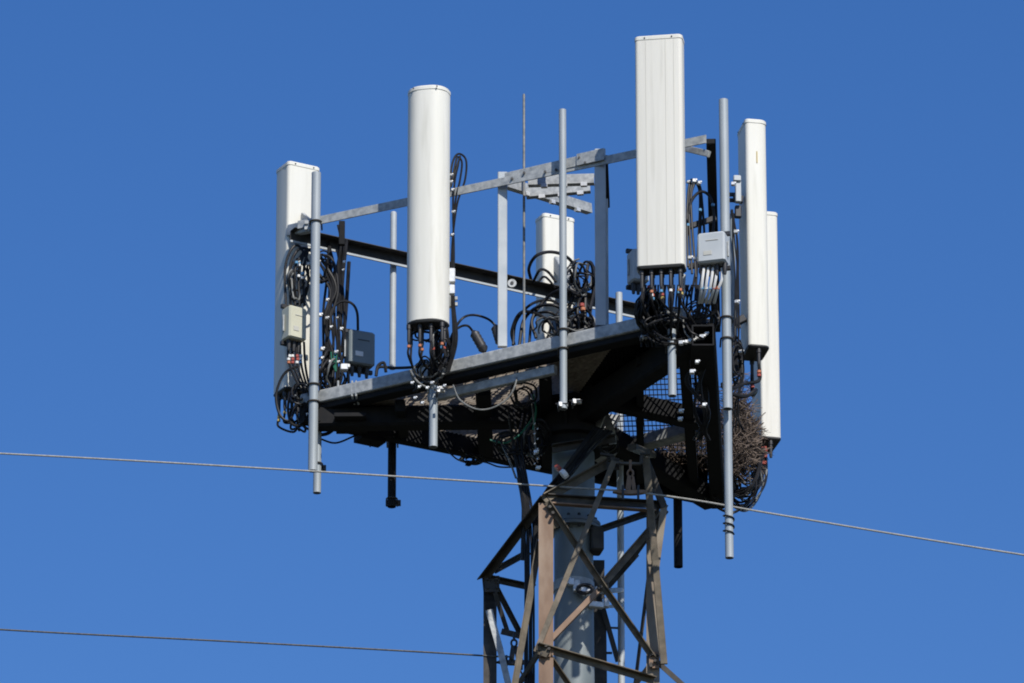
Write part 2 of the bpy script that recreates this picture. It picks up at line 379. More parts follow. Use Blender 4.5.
# ------------------------------------------------------------------ antennas
def rrect(a, bb, rf, rb, n=6):          # front (-y) corners radius rf, back rb
    pts = []
    for cx, cy, r, s0 in ((a-rf, -bb+rf, rf, -90), (a-rb, bb-rb, rb, 0), (-a+rb, bb-rb, rb, 90), (-a+rf, -bb+rf, rf, 180)):
        for k in range(n+1):
            an = R(s0+90*k/n); pts.append((cx+r*math.cos(an), cy+r*math.sin(an)))
    return pts
def panel(px, y0, y1, Y, w_, d_, yaw, label, m_='radome', rf=.05, rb=.02, cap='flat', ridges=(), foot=.012, connectors=(3, 2), tilt=0):
    hd = (abs(math.cos(yaw))*d_+abs(math.sin(yaw))*w_)/2*.9; p1, p0 = W(px, y0, Y-hd), W(px, y1, Y-hd); pm = W(px, (y0+y1)/2, Y); X = pm.x
    t = thing('panel_antenna', V((X, Y, p0.z)), label, 'antenna', 'panel antennas around the platform')
    m = Matrix.Rotation(yaw, 3, 'Z'); prof = rrect(w_/2, d_/2, rf, rb)
    def ring(z, k=1.0, off=0): return [V((X, Y, z))+m @ V((a*k+math.copysign(off, a), q*k+math.copysign(off, q), 0)) for a, q in prof]
    z0, z1 = p0.z, p1.z
    b = MB(); b.loft([ring(z0+foot), ring(z0+.3), ring(z1-.035)]); b.build('radome', m_, t)
    b = MB(); b.loft([ring(z1-.034, 1, .0035), ring(z1-.008, 1, .0035), ring(z1, .97)]); b.build('end_cap', m_, t)
    for lx_ in (-w_*.36, w_*.36):
        for zz_, fy_ in ((z1-.02, -1), (z1-.02, 1)):
            q_ = V((X, Y, zz_))+m @ V((lx_*.8, fy_*(d_/2+.004), 0)); n_ = m @ V((0, fy_*.005, 0)); b = MB(); b.tube([q_-n_, q_+n_], .006, 6); b.build('screw', 'dark', t)
    b = MB(); b.loft([ring(z0-.012, .93), ring(z0, 1, .001), ring(z0+foot-.001, 1, .001)]); b.build('base_cap', 'radgrey', t)
    for x in ridges:
        b = MB(); q = V((X, Y, 0))+m @ V((x, -d_/2-.0005, 0)); b.bar(q+Z*(z0+foot+.01), q+Z*(z1-.045), .0022, .003, V((0, 1, 0))); b.build('seam_line', 'seam', t)
    cn = []
    nx, ny = connectors
    for i in range(nx):
        for j in range(ny):
            lx = (i-(nx-1)/2)*w_*.8/max(nx-1, 1) if nx > 1 else 0; ly = (j-(ny-1)/2)*d_*.45
            c = V((X, Y, z0-.012))+m @ V((lx, ly, 0)); b = MB()
            b.tube([c, c-Z*.035, c-Z*.036, c-Z*.13, c-Z*.15], .014, 10, True, [.019, .019, .014, .014, .011]); b.build('connector', 'dark', t); cn.append(c-Z*.145)
    return t, cn, m, V((X, Y, z0))
aL, cL, mL, oL = panel(296.5, 161, 388, A.y+.30, .29, .23, R(-151), 'leftmost white panel antenna, seen from behind with grey shaded side, at the left corner', 'radome', .03, .03, ridges=(), connectors=(3, 2), foot=.012)
a2, c2_, m2, o2 = panel(427.3, 84, 319, YAB(428)-.42, .335, .19, R(-12), 'tall white antenna with rounded front left of the middle, in front of the rail', 'radome', .135, .03, connectors=(4, 2))
a3, c3_, m3, o3 = panel(660.5, 34, 265, YAB(660)-.42, .372, .16, R(-9), 'biggest and highest white antenna with fine vertical seam lines on a flat front', 'radome2', .03, .03, ridges=(-.10, .055, .12), connectors=(5, 2))
a4, c4_, m4, o4 = panel(753.5, 119, 346, B.y+1.1, .30, .175, R(101), 'narrow white antenna with a tiny yellow mark right of the tall right corner pipe', 'radome', .055, .03, connectors=(2, 1))
b = MB(); q = W(757, 157, B.y+1.1-.15); b.box(q, .008, .004, .10); 
mk = b.build('label_strip', 'yellow', a4)
a5, c5_, m5, o5 = panel(765, 211, 438, C.y+.15, .30, .17, R(103), 'lower rightmost white antenna, half hidden behind the narrow one', 'radome2', .03, .02, connectors=(2, 1), foot=.014)
a6, c6_, m6, o6 = panel(555, 213, 340, YAC(555)+.25, .29, .17, R(-155), 'small white antenna behind the middle of the platform with cables over its back', 'radome', .03, .03, connectors=(3, 1))
# brackets between antennas and their pipes (parts of the antenna)
def abracket(t, x, y, Y, x2, y2, Y2, m_='galv', w_=.06, h_=.10):
    b = MB(); p, q = W(x, y, Y), W(x2, y2, Y2); b.bar(p, q, w_, h_); o = b.build('mounting_bracket', m_, t)
    b = MB(); b.bar(q-V((.06, 0, .02)), q+V((.06, 0, -.02)), .02, .03); b.bar(q+V((-.06, 0, .03)), q+V((.06, 0, .03)), .02, .03); b.build('clamp_jaw', m_, o)
abracket(aL, 290, 231, A.y+.15, 312, 226, yP1+.05); abracket(aL, 302, 218, A.y+.2, 309, 224, A.y+.05, 'galv', .03, .09)
abracket(a2, 436, 150, YAB(436)-.35, 447, 178, YAB(447)-.02, 'galv'); abracket(a2, 436, 300, YAB(436)-.35, 450, 302, YAB(447)-.05, 'galv')
b = MB(); b.box(W(452, 276, YAB(452)-.25), .05, .05, .12); b.box(W(452, 290, YAB(452)-.25), .045, .045, .08); b.build('mounting_bracket', 'bright', a2)
abracket(a3, 664, 130, YAB(664)-.35, 672, 150, YAB(672)-.1, 'galv')
abracket(a4, 743, 200, B.y+1.0, 733, 198, B.y+1.0, 'dark', .05, .06); abracket(a4, 745, 318, B.y+1.0, 733, 324, B.y+1.0, 'dark', .05, .06)
b = MB(); b.box(W(738, 190, B.y+.9), .045, .05, .22, .1); b.box(W(737, 179, B.y+.88), .06, .05, .05, .1); b.build('tilt_bracket', 'lightgrey', a4)
b = MB(); b.box(W(738, 212, B.y+.95), .05, .05, .10, .1); b.build('tilt_bracket', 'dark', a4)
abracket(a6, 556, 262, YAC(555)+.18, 570, 285, YAC(560)-.1, 'galv')

# ------------------------------------------------------------------ equipment boxes
def eqbox(name, px, py, Y, w_, d_, h_, yaw, m_, label, cat, fins=0, ports=3, flange=True):
    c = W(px, py, Y); t = thing(name, c-Z*h_/2, label, cat)
    b = MB(); b.box(c, w_, d_, h_, yaw, .10); b.build('housing', m_, t)
    m = Matrix.Rotation(yaw, 3, 'Z')
    if fins:
        b = MB()
        for k in range(fins): b.box(c+m @ V(((k-(fins-1)/2)*w_*.8/(fins-1), d_*.62, 0)), .008, d_*.3, h_*.85, yaw)
        b.build('cooling_fins', m_, t)
    if flange:
        for sgn in (1, -1):
            b = MB(); b.box(c+m @ V((0, d_*.35, sgn*(h_/2+.02))), w_*1.15, .03, .035, yaw); b.build('mounting_lug', 'dark', t)
    b = MB(); b.box(c+m @ V((w_*.05, -d_/2-.002, h_*.22)), w_*.45, .004, .006, yaw); b.build('groove', 'seam' if m_ != 'grey' else 'dark', t)
    b = MB(); b.box(c+m @ V((-w_*.12, -d_/2-.0015, -h_*.2)), w_*.3, .004, h_*.14, yaw); b.build('data_plate', 'cablewhite' if m_ == 'grey' else 'seam', t)
    for sx_ in (-1, 1):
        b = MB(); b.bar(c+m @ V((sx_*(w_/2+.008), d_*.1, -h_*.25)), c+m @ V((sx_*(w_/2+.008), d_*.1, h_*.25)), .012, .02); b.build('side_clip', 'galv', t)
    for k in range(ports):
        p = c+m @ V(((k-(ports-1)/2)*w_*.28, 0, -h_/2)); b = MB(); b.tube([p+Z*.005, p-Z*.03, p-Z*.09], .016, 10, True, [.02, .02, .012]); b.build('port', 'dark', t)
    return t
eqbox('junction_box', 294, 325, A.y+.0, .165, .13, .28, R(34), 'beige', 'small beige box fixed in front of the leftmost antenna', 'equipment box')
eqbox('radio_unit', 359.5, 350, A.y+.12, .225, .12, .29, R(24), 'grey', 'square slate grey box standing above the left end of the front beam', 'equipment box')
eqbox('radio_unit', 713, 250, B.y-.24, .22, .14, .25, R(-16), 'lightgrey', 'light grey box mounted at the tall right corner pipe with white cables below', 'equipment box', ports=4)
eqbox('radio_unit', 638, 268, YAB(640)+.2, .14, .14, .27, R(20), 'lightgrey', 'light grey box half hidden behind the lower left edge of the biggest antenna', 'equipment box')
for i, (x0, y0, x1, y1, lb) in enumerate(((473, 331, 485, 352, 'black cable splice cylinder leaning left on the front beam, left of the first pale post'), (495, 325, 501, 345, 'black cable splice cylinder half hidden behind the first pale post'))):
    p0 = W(x0, y0, YAB(x0)+.05); p1 = W(x1, y1, YAB(x1)+.05); b = MB(); N = 12
    b.tube([lerp(p0, p1, k/N) for k in range(N+1)], .03, 12, True, [.012, .026]+[(.036 if k % 2 else .041) for k in range(N-3)]+[.03, .012])
    tag(b.build('cable_splice', 'dark'), lb, 'cable splice', 'black splices on the front beam')

# ------------------------------------------------------------------ cables
class Bundle:
    def __init__(s, x, y, Y, label, name='cable_bundle'):
        s.t = thing(name, W(x, y, Y), label, 'cables', 'cable bundles on the platform'); s.count = 0; s.loose = MB()
    def c(s, pts, r=.0105, m_='cable', k=8):      # pts: (px,py,Y) or Vector
        P = [p if isinstance(p, V) else W(*p) for p in pts]
        b = MB(); b.tube(spline(P, k), r, 7); s.count += 1
        return b.build('cable', m_, s.t)
    def band(s, p, d, m_, r=.014, L=.022):
        p = p if isinstance(p, V) else W(*p); b = MB(); d = d.normalized(); b.tube([p-d*L/2, p+d*L/2], r, 9); b.build('colour_band', m_, s.t)
    def tie(s, x, y, Y, m_='bright', sz=.035):
        b = MB(); p = W(x, y, Y); b.box(p, sz, sz*1.2, sz*.9, random.uniform(-.5, .5)); b.box(p+V((sz*.5, -.01, sz*.2)), sz*.5, sz*.6, sz*.5, .3); b.build('cable_clamp', m_, s.t)
    def tangle(s, cx, cy, Y, rx, ry, n, r=.0082, dy=.25, m_='cable', turns=None, tilt=0):
        for _ in range(n):
            a0 = random.uniform(0, 6.28); tw = random.uniform(2.0, 6.0) if turns is None else turns; q = random.choice((-1, 1))
            kx, ky = random.uniform(.45, 1), random.uniform(.45, 1); ox, oy = random.uniform(-.3, .3)*rx, random.uniform(-.25, .25)*ry; yy = Y+random.uniform(-dy, dy)/2
            N = 9; P = []
            for i in range(N):
                a = a0+q*tw*i/(N-1); P.append((cx+ox+math.cos(a)*rx*kx*random.uniform(.85, 1.1), cy+oy+math.sin(a)*ry*ky*random.uniform(.85, 1.1), yy+math.sin(a*1.3)*dy*.4))
            s.c(P, r*random.uniform(.75, 1.1), m_ if random.random() > .12 else 'cablegrey', 5)

def J(a): return random.uniform(-a, a)
tapes = ['red', 'blue', 'white', 'orange', 'blue', 'red', 'white', 'yellow']
def jumpers(bd, conns, ends, Yend, sag=12, bandp=.75, r=.0095):
    for i, c in enumerate(conns):
        e = ends[i % len(ends)]; E = W(e[0]+J(3), e[1]+J(4), Yend+J(.1))
        mid = lerp(c, E, .55)+V((J(.05), J(.05), -sag/125+J(.04))); a1 = c-Z*.12
        bd.c([c+Z*.02, c-Z*.04, a1, mid, E], r)
        if random.random() < bandp*.75:
            for q in range(random.choice((1, 1, 2))): bd.band(c-Z*(.035+.03*q), Z, random.choice(tapes), .0135, .02)

# left cluster
Yl = A.y+.02
L = Bundle(330, 420, Yl, 'looping black cables hung between the leftmost antenna and the grey box')
for i in range(5):
    x0 = 286+i*4.6; L.c([(x0, 306, Yl), (x0-1, 270+i, Yl), (x0+5+J(1), 254+J(5), Yl), (x0+13, 246+i*2, Yl+.02), (x0+24+i, 262+J(6), Yl), (330+i*2, 290, Yl), (328+J(4), 320, Yl), (330+J(5), 360, Yl+.05), (331+J(6), 395, Yl+.05)], .011)
for i in range(9):
    x = 327+i*2.2; L.c([(x+J(6), 245+J(8), Yl+.15), (x+J(3), 275, Yl+.1), (x+J(4), 310, Yl+.08), (x+J(4), 345, Yl+.08), (x+J(5), 375, Yl+.08), (x+J(6), 398, Yl+.1)], .011)
L.c([(346, 240, Yl+.1), (342, 280, Yl+.1), (340, 330, Yl+.1)], .02); L.c([(349, 262, Yl+.1), (346, 310, Yl+.1), (342, 352, Yl+.1)], .016)
L.c([(330, 330, Yl), (331, 312, Yl), (340, 302, Yl), (351, 303, Yl), (357, 312, Yl), (358, 330, Yl+.1)], .011)
L.c([(338, 225, Yl+.1), (341, 242, Yl+.1), (338, 262, Yl+.1), (330, 300, Yl+.1)], .01)
for i in range(5): L.c([(288+i*4, 342, Yl), (289+i*4, 362, Yl), (296+i*3, 380, Yl), (305+i*2, 395, Yl), (312+J(8), 410, Yl+.1)], .010)
for i in range(4):
    for q in range(3): L.band((289+i*4+J(.5), 356+q*3.2, Yl-.0), Z, random.choice(tapes), .0135, .02)
for i in range(6): L.band((298+J(5), 275+J(14), Yl-.03), Z, random.choice(('blue', 'white')), .013, .02)
L.c([(298, 366, Yl), (284, 374, Yl), (276, 395, Yl), (280, 415, Yl), (290, 420, Yl), (297, 400, Yl)], .011)
L.c([(290, 392, Yl), (288, 410, Yl), (292, 424, Yl), (303, 424, Yl), (312, 410, Yl)], .011)
L.c([(296, 392, Yl), (297, 415, Yl), (306, 428, Yl), (320, 430, Yl)], .011)
L.c([(303, 400, Yl), (312, 430, Yl+.1), (326, 434, Yl+.1), (338, 424, Yl+.1), (342, 412, Yl+.1)], .015)
L.c([(318, 438, Yl+.1), (335, 443, Yl+.1), (352, 437, Yl+.2), (366, 430, Yl+.2)], .008)
L.c([(371, 430, Yl+.3), (371.5, 438, Yl+.3), (370, 447, Yl+.3)], .006)
L.tangle(323, 412, Yl+.1, 20, 14, 12); L.tangle(332, 372, Yl+.1, 18, 24, 16); L.tangle(300, 395, Yl, 14, 16, 8); L.tangle(320, 270, Yl+.05, 14, 18, 9); L.tangle(298, 285, Yl, 10, 22, 7, .009, .12)
jumpers(L, cL, [(290, 412), (300, 418), (308, 415)], Yl+.15)
for x, y in ((320, 315), (327, 318), (337, 318), (341, 329), (331, 327), (322, 349), (336, 352), (338, 362), (322, 358), (327, 300), (318, 262), (343, 270), (344, 262), (330, 362), (299, 262), (309, 264)): L.tie(x, y, Yl-.06, 'bright', random.uniform(.014, .03))
L.tie(344, 368, Yl-.08, 'bright', .06); L.tie(306, 415, Yl-.05, 'bright', .03)
for i in range(3): L.c([(331+i*3, 352, Yl-.05), (332+i*2, 362, Yl-.05), (336, 372, Yl-.05)], .006, 'green')

# centre-left antenna
Yc = YAB(435)-.32
K = Bundle(430, 395, Yc, 'black jumper cables with coloured tape dropping from the round-fronted antenna')
jumpers(K, c2_, [(415, 388), (422, 380), (431, 370), (437, 388), (444, 378)], YAB(430)-.05, 10, .9)
for i in range(3):
    K.c([(449+i*2, 195-i*8, Yc+.15), (452+i*4, 165-i*4, Yc+.15), (458+i*.5, 154+i*3, Yc+.15), (466-i*4, 160+i*3, Yc+.15), (465-i*5, 180, Yc+.15), (457-i*2, 205, Yc+.15), (452+i, 250, Yc+.15), (452+i, 300, Yc+.15), (453+i*2, 340, Yc+.15), (447+i, 372, Yc+.2)], .0085)
for y in (175, 182, 190, 235, 212): K.tie(452+J(1.5), y, Yc+.1, 'bright', .022)
K.c([(450, 352, Yc+.2), (455, 330, Yc+.2), (463, 318, Yc+.2), (474, 315, Yc+.3), (488, 319, Yc+.3), (497, 327, Yc+.3)], .010)
K.c([(446, 358, Yc+.2), (452, 335, Yc+.2), (460, 327, Yc+.2), (468, 326, Yc+.2), (474, 333, Yc+.3)], .010)
K.c([(376, 372, Yc+.3), (380, 367, Yc+.3), (395, 368, Yc+.3), (415, 367, Yc+.2), (430, 364, Yc+.2)], .012)
K.c([(376, 376, Yc+.3), (378, 366, Yc+.3), (384, 363, Yc+.3), (386, 372, Yc+.3)], .013)
K.c([(410, 370, Yc), (416, 380, Yc), (424, 386, Yc), (433, 388, Yc)], .008, 'cablegrey')
K.c([(453, 385, Yc), (460, 400, Yc), (476, 409, Yc), (492, 408, Yc), (508, 398, Yc), (516, 382, Yc), (519, 358, Yc+.2)], .007, 'cablegrey')
K.tangle(428, 372, Yc+.1, 16, 14, 8); K.tangle(443, 350, Yc+.1, 9, 22, 7); K.tangle(426, 335, Yc+.05, 14, 10, 5, .009, .12)
for i in range(5): K.c([(430+i*4+J(1), 322, Yc+.05), (430+i*4+J(3), 340, Yc+.05), (432+i*3, 358, Yc+.1), (430+i*2, 380, Yc+.15)], .012)
for x, y in ((412, 383), (419, 387), (427, 388), (438, 388), (444, 386), (432, 383), (415, 398), (422, 403)): K.tie(x, y, Yc-.02, 'bright', .022)
# middle, behind the slim pipe
Ym = YAC(560)-.15
D = Bundle(560, 350, Ym, 'black cable coils sweeping across the small antenna behind the slim middle pipe')
arcs = [[(513, 345), (516, 322), (530, 305), (548, 300), (560, 305)], [(519, 348), (524, 320), (540, 306), (560, 308), (566, 330)], [(529, 345), (533, 318), (548, 312), (562, 320)], [(536, 338), (532, 320), (545, 300), (560, 290), (575, 292)],
        [(531, 280), (529, 268), (536, 256), (550, 252), (565, 256), (574, 268), (572, 300)], [(533, 282), (540, 270), (548, 272), (556, 282)], [(536, 286), (543, 277), (549, 280), (555, 288)], [(578, 275), (585, 262), (592, 268), (592, 300), (588, 330)],
        [(585, 330), (586, 280), (590, 262), (596, 280), (590, 310)], [(570, 270), (582, 300), (585, 335)], [(573, 262), (580, 290), (583, 330)], [(560, 345), (572, 300), (584, 300), (596, 330)], [(545, 345), (555, 320), (570, 318), (580, 330)],
        [(514, 345), (512, 330), (522, 312), (545, 318), (556, 335)], [(580, 340), (578, 305), (590, 285), (600, 270)]]
for a_ in arcs: D.c([(x, y, Ym+J(.15)) for x, y in a_], random.choice((.010, .012, .014)))
D.tangle(575, 325, Ym, 22, 20, 16); D.tangle(578, 280, Ym, 14, 18, 14); D.tangle(555, 330, Ym, 18, 14, 8)
for x, y in ((582, 305), (583, 309)): D.band((x, y, Ym-.2), Z, 'orange' if y > 306 else 'red', .02, .025)
b = MB(); b.box(W(575, 330, Ym+.1), .35, .12, .18, .3); b.build('splice_box', 'dark', D.t)
# right cluster
Yr = YAB(672)-.25
H = Bundle(675, 350, Yr, 'thick tangle of black jumper cables with coloured tape under the biggest antenna')
jumpers(H, c3_, [(650, 325), (662, 335), (672, 345), (688, 345), (700, 340)], Yr+.25, 14, 1.0)
for i, x in enumerate((648, 655, 663, 673, 679)):
    for q, mm in enumerate(random.sample(tapes, 2)): H.band((x+J(1), 288+J(3)+q*3.4, Yr+.1), Z, mm, .0135, .018)
H.tangle(672, 328, Yr+.15, 26, 18, 12, .008, .4); H.tangle(700, 318, Yr+.3, 18, 22, 13, .008, .4)
for i in range(30): x = 642+i*2; H.c([(x+J(3), 285, Yr+.25), (x+J(4), 305, Yr+.25), (x+J(7), 325, Yr+.28), (x+J(9), 347, Yr+.3)], .0075); H.tangle(650, 312, Yr+.25, 12, 20, 8)
for i in range(3): H.c([(688+i*4, 270+J(10), Yr+.2), (687+i*2, 215+J(10), Yr+.3), (690+i*2, 182+i*1.5, Yr+.35), (697+i, 184, Yr+.35), (700+i, 200, Yr+.4), (699+J(6), 250, Yr+.4), (697+J(8), 300, Yr+.3)], .0095)
H.c([(688, 235, Yr+.3), (690, 205, Yr+.3), (700, 192, Yr+.3), (710, 197, Yr+.3), (714, 215, Yr+.3), (713, 232, Yr+.3)], .012)
for i in range(6): H.c([(690+J(12), 330+J(10), Yr+.3), (700+J(12), 350, Yr+.4), (698+J(14), 380, Yr+.5), (702+J(10), 410, Yr+.6), (700+J(10), 440, Yr+.8)], .010)
for x, y in ((688, 182), (694, 181), (699, 183), (690, 258), (695, 259), (700, 257), (686, 342), (690, 341), (694, 340), (698, 338), (702, 337), (706, 334), (681, 343), (704, 405), (697, 362), (692, 372)): H.tie(x, y, Yr+.05, 'bright', random.uniform(.02, .035))
for x, y in ((700, 210), (713, 205), (688, 225)): H.band((x, y, Yr+.28), Z, random.choice(('white', 'blue')), .014, .02)
for i in range(5): 
    H.c([(704+i*4.5, 268, B.y-.24), (703+i*4.5+J(1), 280, B.y-.24), (701+i*4, 292, B.y-.2), (699+i*3.6+J(1), 303, B.y-.1)], .0115, 'cablewhite')
    H.band((701.8+i*4.1, 288, B.y-.215), Z, ('blue', 'white', 'blue', 'red', 'orange')[i], .0145, .022)
for i in range(6): H.c([(699+i*3.4, 302, B.y-.1), (698+i*3.4+J(2), 312, B.y-.05), (697+J(9), 326, B.y+.0), (692+J(8), 338, B.y+.1)], .0085)
for i in range(4): H.c([(700+i*5, 262, B.y-.1), (701+i*5+J(2), 285, B.y-.12), (700+J(8), 318, B.y-.05)], .007)
b = MB(); b.loft([[W(681, 272, Yr+.1), W(686, 275, Yr+.1), W(684, 300, Yr+.1), W(678, 290, Yr+.1)], [W(681, 272, Yr+.12), W(686, 275, Yr+.12), W(684, 300, Yr+.12), W(678, 290, Yr+.12)]]); b.build('cover_plate', 'lightgrey', H.t)
b = MB(); b.box(W(676, 315, Yr+.3), .10, .05, .10, .3); b.build('cover_plate', 'galv', H.t)
for y in (224, 264): 
    b = MB(); b.bar(W(688, y+3, B.y+.35), W(716, y-6 if y < 240 else y-3, B.y+.35), .03, .045); b.build('cable_tray', 'dark', H.t)
# narrow antenna loops
N1 = Bundle(740, 395, B.y+.8, 'two black cable loops swinging left from the foot of the narrow antenna')
N1.c([c4_[0]+Z*.02, c4_[0]-Z*.12, W(744, 384, B.y+.9), W(733, 388, B.y+.8), W(722, 384, B.y+.6)], .014)
N1.c([c4_[1]+Z*.02, c4_[1]-Z*.15, W(756, 390, B.y+.9), W(746, 396, B.y+.8), W(732, 394, B.y+.7), W(722, 386, B.y+.6)], .016)
for c in c4_:
    for q in range(2): N1.band(c-Z*(.05+.03*q), Z, ('orange', 'red')[q], .0175, .02)
for i in range(6): N1.c([(731+J(2), 212+J(8), B.y+.9), (735+J(3), 240, B.y+.9), (737+J(3), 280, B.y+.9), (736+J(3), 330, B.y+.9), (738+J(4), 375, B.y+.9)], .006)
for i in range(5): N1.c([(738+J(4), 340, B.y+1), (742+J(3), 370, B.y+1), (735+J(6), 400, B.y+1), (738+J(8), 430, B.y+1.1)], .006)
N1.tangle(737, 360, B.y+.9, 6, 22, 7)
for x, y in ((736, 232), (737, 302), (733, 184), (741, 352)): N1.tie(x, y, B.y+.8, 'bright', .03)
# far right loops under nest
Q = Bundle(745, 505, C.y+.05, 'bunch of black cable loops hanging beneath the twig nest at the lower right')
for i in range(12):
    x = 722+i*.6; bt = 512-i*3.2
    Q.c([(x, 455+J(10), C.y+J(.15)), (x+J(3)+1, bt-22, C.y+J(.15)), (738+i*.8+J(4), bt+J(3), C.y+J(.15)), (757+J(4), bt-16+J(6), C.y+J(.1)), (767-i*1.0+J(1.5), 470+J(6), C.y+.1), (765-i*1.3, 448+J(3), C.y+.15)], .0095, 'cable' if i % 4 else 'cablegrey')
Q.c([(700, 488, C.y-.3), (708, 500, C.y-.3), (722, 510, C.y-.3), (735, 512, C.y-.3), (750, 500, C.y-.2)], .011)
Q.c([(706, 488, C.y-.3), (716, 498, C.y-.3), (728, 505, C.y-.3), (745, 505, C.y-.2)], .011)
for i in range(6): Q.band((764+J(2), 455+J(8), C.y+.05), Z, random.choice(('red', 'orange', 'red')), .014, .025)
Q.tangle(746, 480, C.y-.3, 19, 26, 12, .0075)
for i in range(5): Q.c([(762+J(3), 448, C.y-.3), (757+J(5), 475, C.y-.5), (748+J(6), 492+J(6), C.y-.5), (735+J(3), 490, C.y-.4), (731, 465, C.y-.3)], .008)
Q.tie(734, 483, C.y-.3, 'bright', .05)
X1 = Bundle(729, 530, B.y+.05, 'black cable wound around the lower right pipe')
Pz = []
for k in range(26):
    a_ = k*.75; c = W(728.7, 512+k*.9, B.y+.05); Pz.append(c+V((math.cos(a_)*.041, math.sin(a_)*.041, 0)))
X1.c(Pz, .006, 'cable', 3)
# under-deck cables at the pole
U = Bundle(525, 560, -.3, 'thick black feeder bundle running down beside the mast pole')
for i in range(5):
    x = 506+i*5; U.c([(x+J(3), 412+J(6), -.3+J(.2)), (x*.5+258+J(3), 445, -.3), (519+i*2, 480, -.35), (524+i*2.2+J(.6), 520, -.35), (525+i*2.2+J(.6), 570, -.32), (525+i*2.2+J(.6), 630, -.3), (525+i*2.2, 700, -.3), (524+i*2.2, 800, -.3)], .0095)
for i in range(7): U.c([(594+i*3, 428+i*.5, -.45), (580+i*2.5+J(1.5), 446, -.5+J(.04)), (562+i*2.2+J(1.5), 470, -.55+J(.04)), (546+i*1.8+J(1), 492, -.5), (536+i, 515, -.4), (534, 560, -.35)], .011)
U.band((558, 468, -.66), V((-1, 0, -.9)), 'red', .03, .03); U.band((564, 474, -.68), V((-1, 0, -.9)), 'white', .04, .035)
U.c([(519, 478, -.35), (522, 492, -.35), (524, 505, -.35), (523, 560, -.3)], .02)
U.c([(500, 440, -.2), (510, 462, -.25), (516, 478, -.3)], .009, 'cablegrey'); U.c([(516, 452, -.2), (518, 470, -.25), (519, 480, -.3)], .012)
U.c([(446, 448, .6), (453, 456, .6), (462, 461, .5), (484, 462, .4), (500, 467, .3), (520, 466, .2), (530, 460, .2)], .007)
U.c([(490, 440, -.3), (505, 443, -.3), (518, 436, -.3), (527, 426, -.3), (536, 412, -.35)], .008, 'green'); U.c([(533, 395, -.4), (536, 410, -.4), (533, 430, -.4)], .008, 'green')
U.c([(528, 392, -.4), (532, 405, -.4), (534, 425, -.4), (536, 455, -.4)], .007, 'cablegrey')
U.tangle(513, 442, -.2, 18, 12, 9, .011); U.tangle(470, 459, .5, 13, 6, 9, .009, .1); U.tangle(535, 440, -.3, 14, 18, 7, .012); U.tangle(522, 395, -.6, 12, 14, 6)
for k in range(9): U.tie(534.5+(k % 2)*3, 424+k*5, -.5, 'bright', .011)
U.tie(536, 452, -.5, 'bright', .03); U.tie(538, 468, -.5, 'bright', .03)
# right under-deck clutter
G = Bundle(660, 360, B.y+.9, 'dark cables slung under the deck at the right of the mast')
for i in range(4): G.c([(656+J(8), 340, B.y+.6), (672+J(10), 348, B.y+.8), (690+J(8), 362, B.y+.9), (700+J(6), 385, B.y+1), (706+J(6), 410, B.y+1.1)], .012)
G.tangle(605, 440, .1, 14, 14, 6, .012); G.tangle(701, 375, B.y+1.2, 7, 32, 6)
for x, y in ((680, 352), (678, 365), (681, 411), (680, 419), (700, 350)): G.tie(x, y, B.y+.7, 'bright', .03)
# cable coil under the left deck
# ------------------------------------------------------------------ nest
nb = MB()
def twigs(b, cx, cy, Y, rx, ry, n, L=(.08, .30), hole=None):
    for _ in range(n):
        while True:
            x, y, z = J(1), J(1), J(1)
            if x*x+y*y+z*z < 1: break
        if hole and (x-hole[0])**2+(y-hole[1])**2 < .03 and z < .3: continue
        p = W(cx+x*rx, cy+y*ry, Y+z*.22); a = random.uniform(0, 6.28); e = J(.9)
        d = V((math.cos(a)*math.cos(e), math.sin(a)*math.cos(e)*.7, math.sin(e)))*random.uniform(*L)*.5
        k = V((J(.025), J(.025), J(.025))); g_ = random.uniform(.45, 1.25); b.tube([p-d, p-d*.4+k, p+d*.3-k*.5, p+d], .003, 3, True, [.0038*g_, .0035*g_, .003*g_, .0012])
twigs(nb, 737, 436, C.y-.45, 18, 43, 1250, hole=(.15, .0)); twigs(nb, 746, 446, C.y-.35, 17, 30, 420)
twigs(nb, 738, 392, C.y-.5, 9, 22, 120)
tag(nb.build('bird_nest', 'twig', smooth=80), 'big brown nest of dry twigs wedged beside the right corner below the antennas', 'nest')
nb = MB(); twigs(nb, 701, 432, C.y-.55, 8, 40, 420, (.06, .2)); twigs(nb, 672, 446, C.y-.6, 24, 18, 460, (.06, .2))
tag(nb.build('twig_heap', 'twig', smooth=80), 'loose twigs scattered on the deck grating left of the big nest', 'twigs')

# ------------------------------------------------------------------ mast pole
px0 = W(573.5, 500, 0).x; pc = V((px0, 0, 0))
pole = thing('mast_pole', pc, 'round grey steel mast pole standing inside the lattice tower under the platform', 'pole')
zf = W(573, 528, 0).z; zt = ZD+.02; b = MB()
def ringz(r, z, n=40): return [pc+V((r*math.cos(2*math.pi*k/n), r*math.sin(2*math.pi*k/n), z)) for k in range(n)]
b.loft([ringz(.17, zf+.03), ringz(.168, zt)]); b.build('upper_section', 'pole', pole)
b = MB(); b.loft([ringz(.26, 0.4), ringz(.155, zf-.35), ringz(.155, zf-.03)]); b.build('lower_section', 'pole', pole)
b = MB(); b.loft([ringz(.215, zf-.03), ringz(.215, zf-.002)]); b.loft([ringz(.215, zf+.002), ringz(.215, zf+.03)]); fl = b.build('flange', 'pole', pole)
for k in range(14):
    a_ = k/14*6.283; q = pc+V((.192*math.cos(a_), .192*math.sin(a_), zf)); b = MB(); b.tube([q-Z*.055, q+Z*.055], .013, 6); b.build('bolt', 'darksteel', fl)
b = MB(); b.loft([ringz(.36, 0.02), ringz(.36, .4)]); b.build('footing', 'concrete', pole)
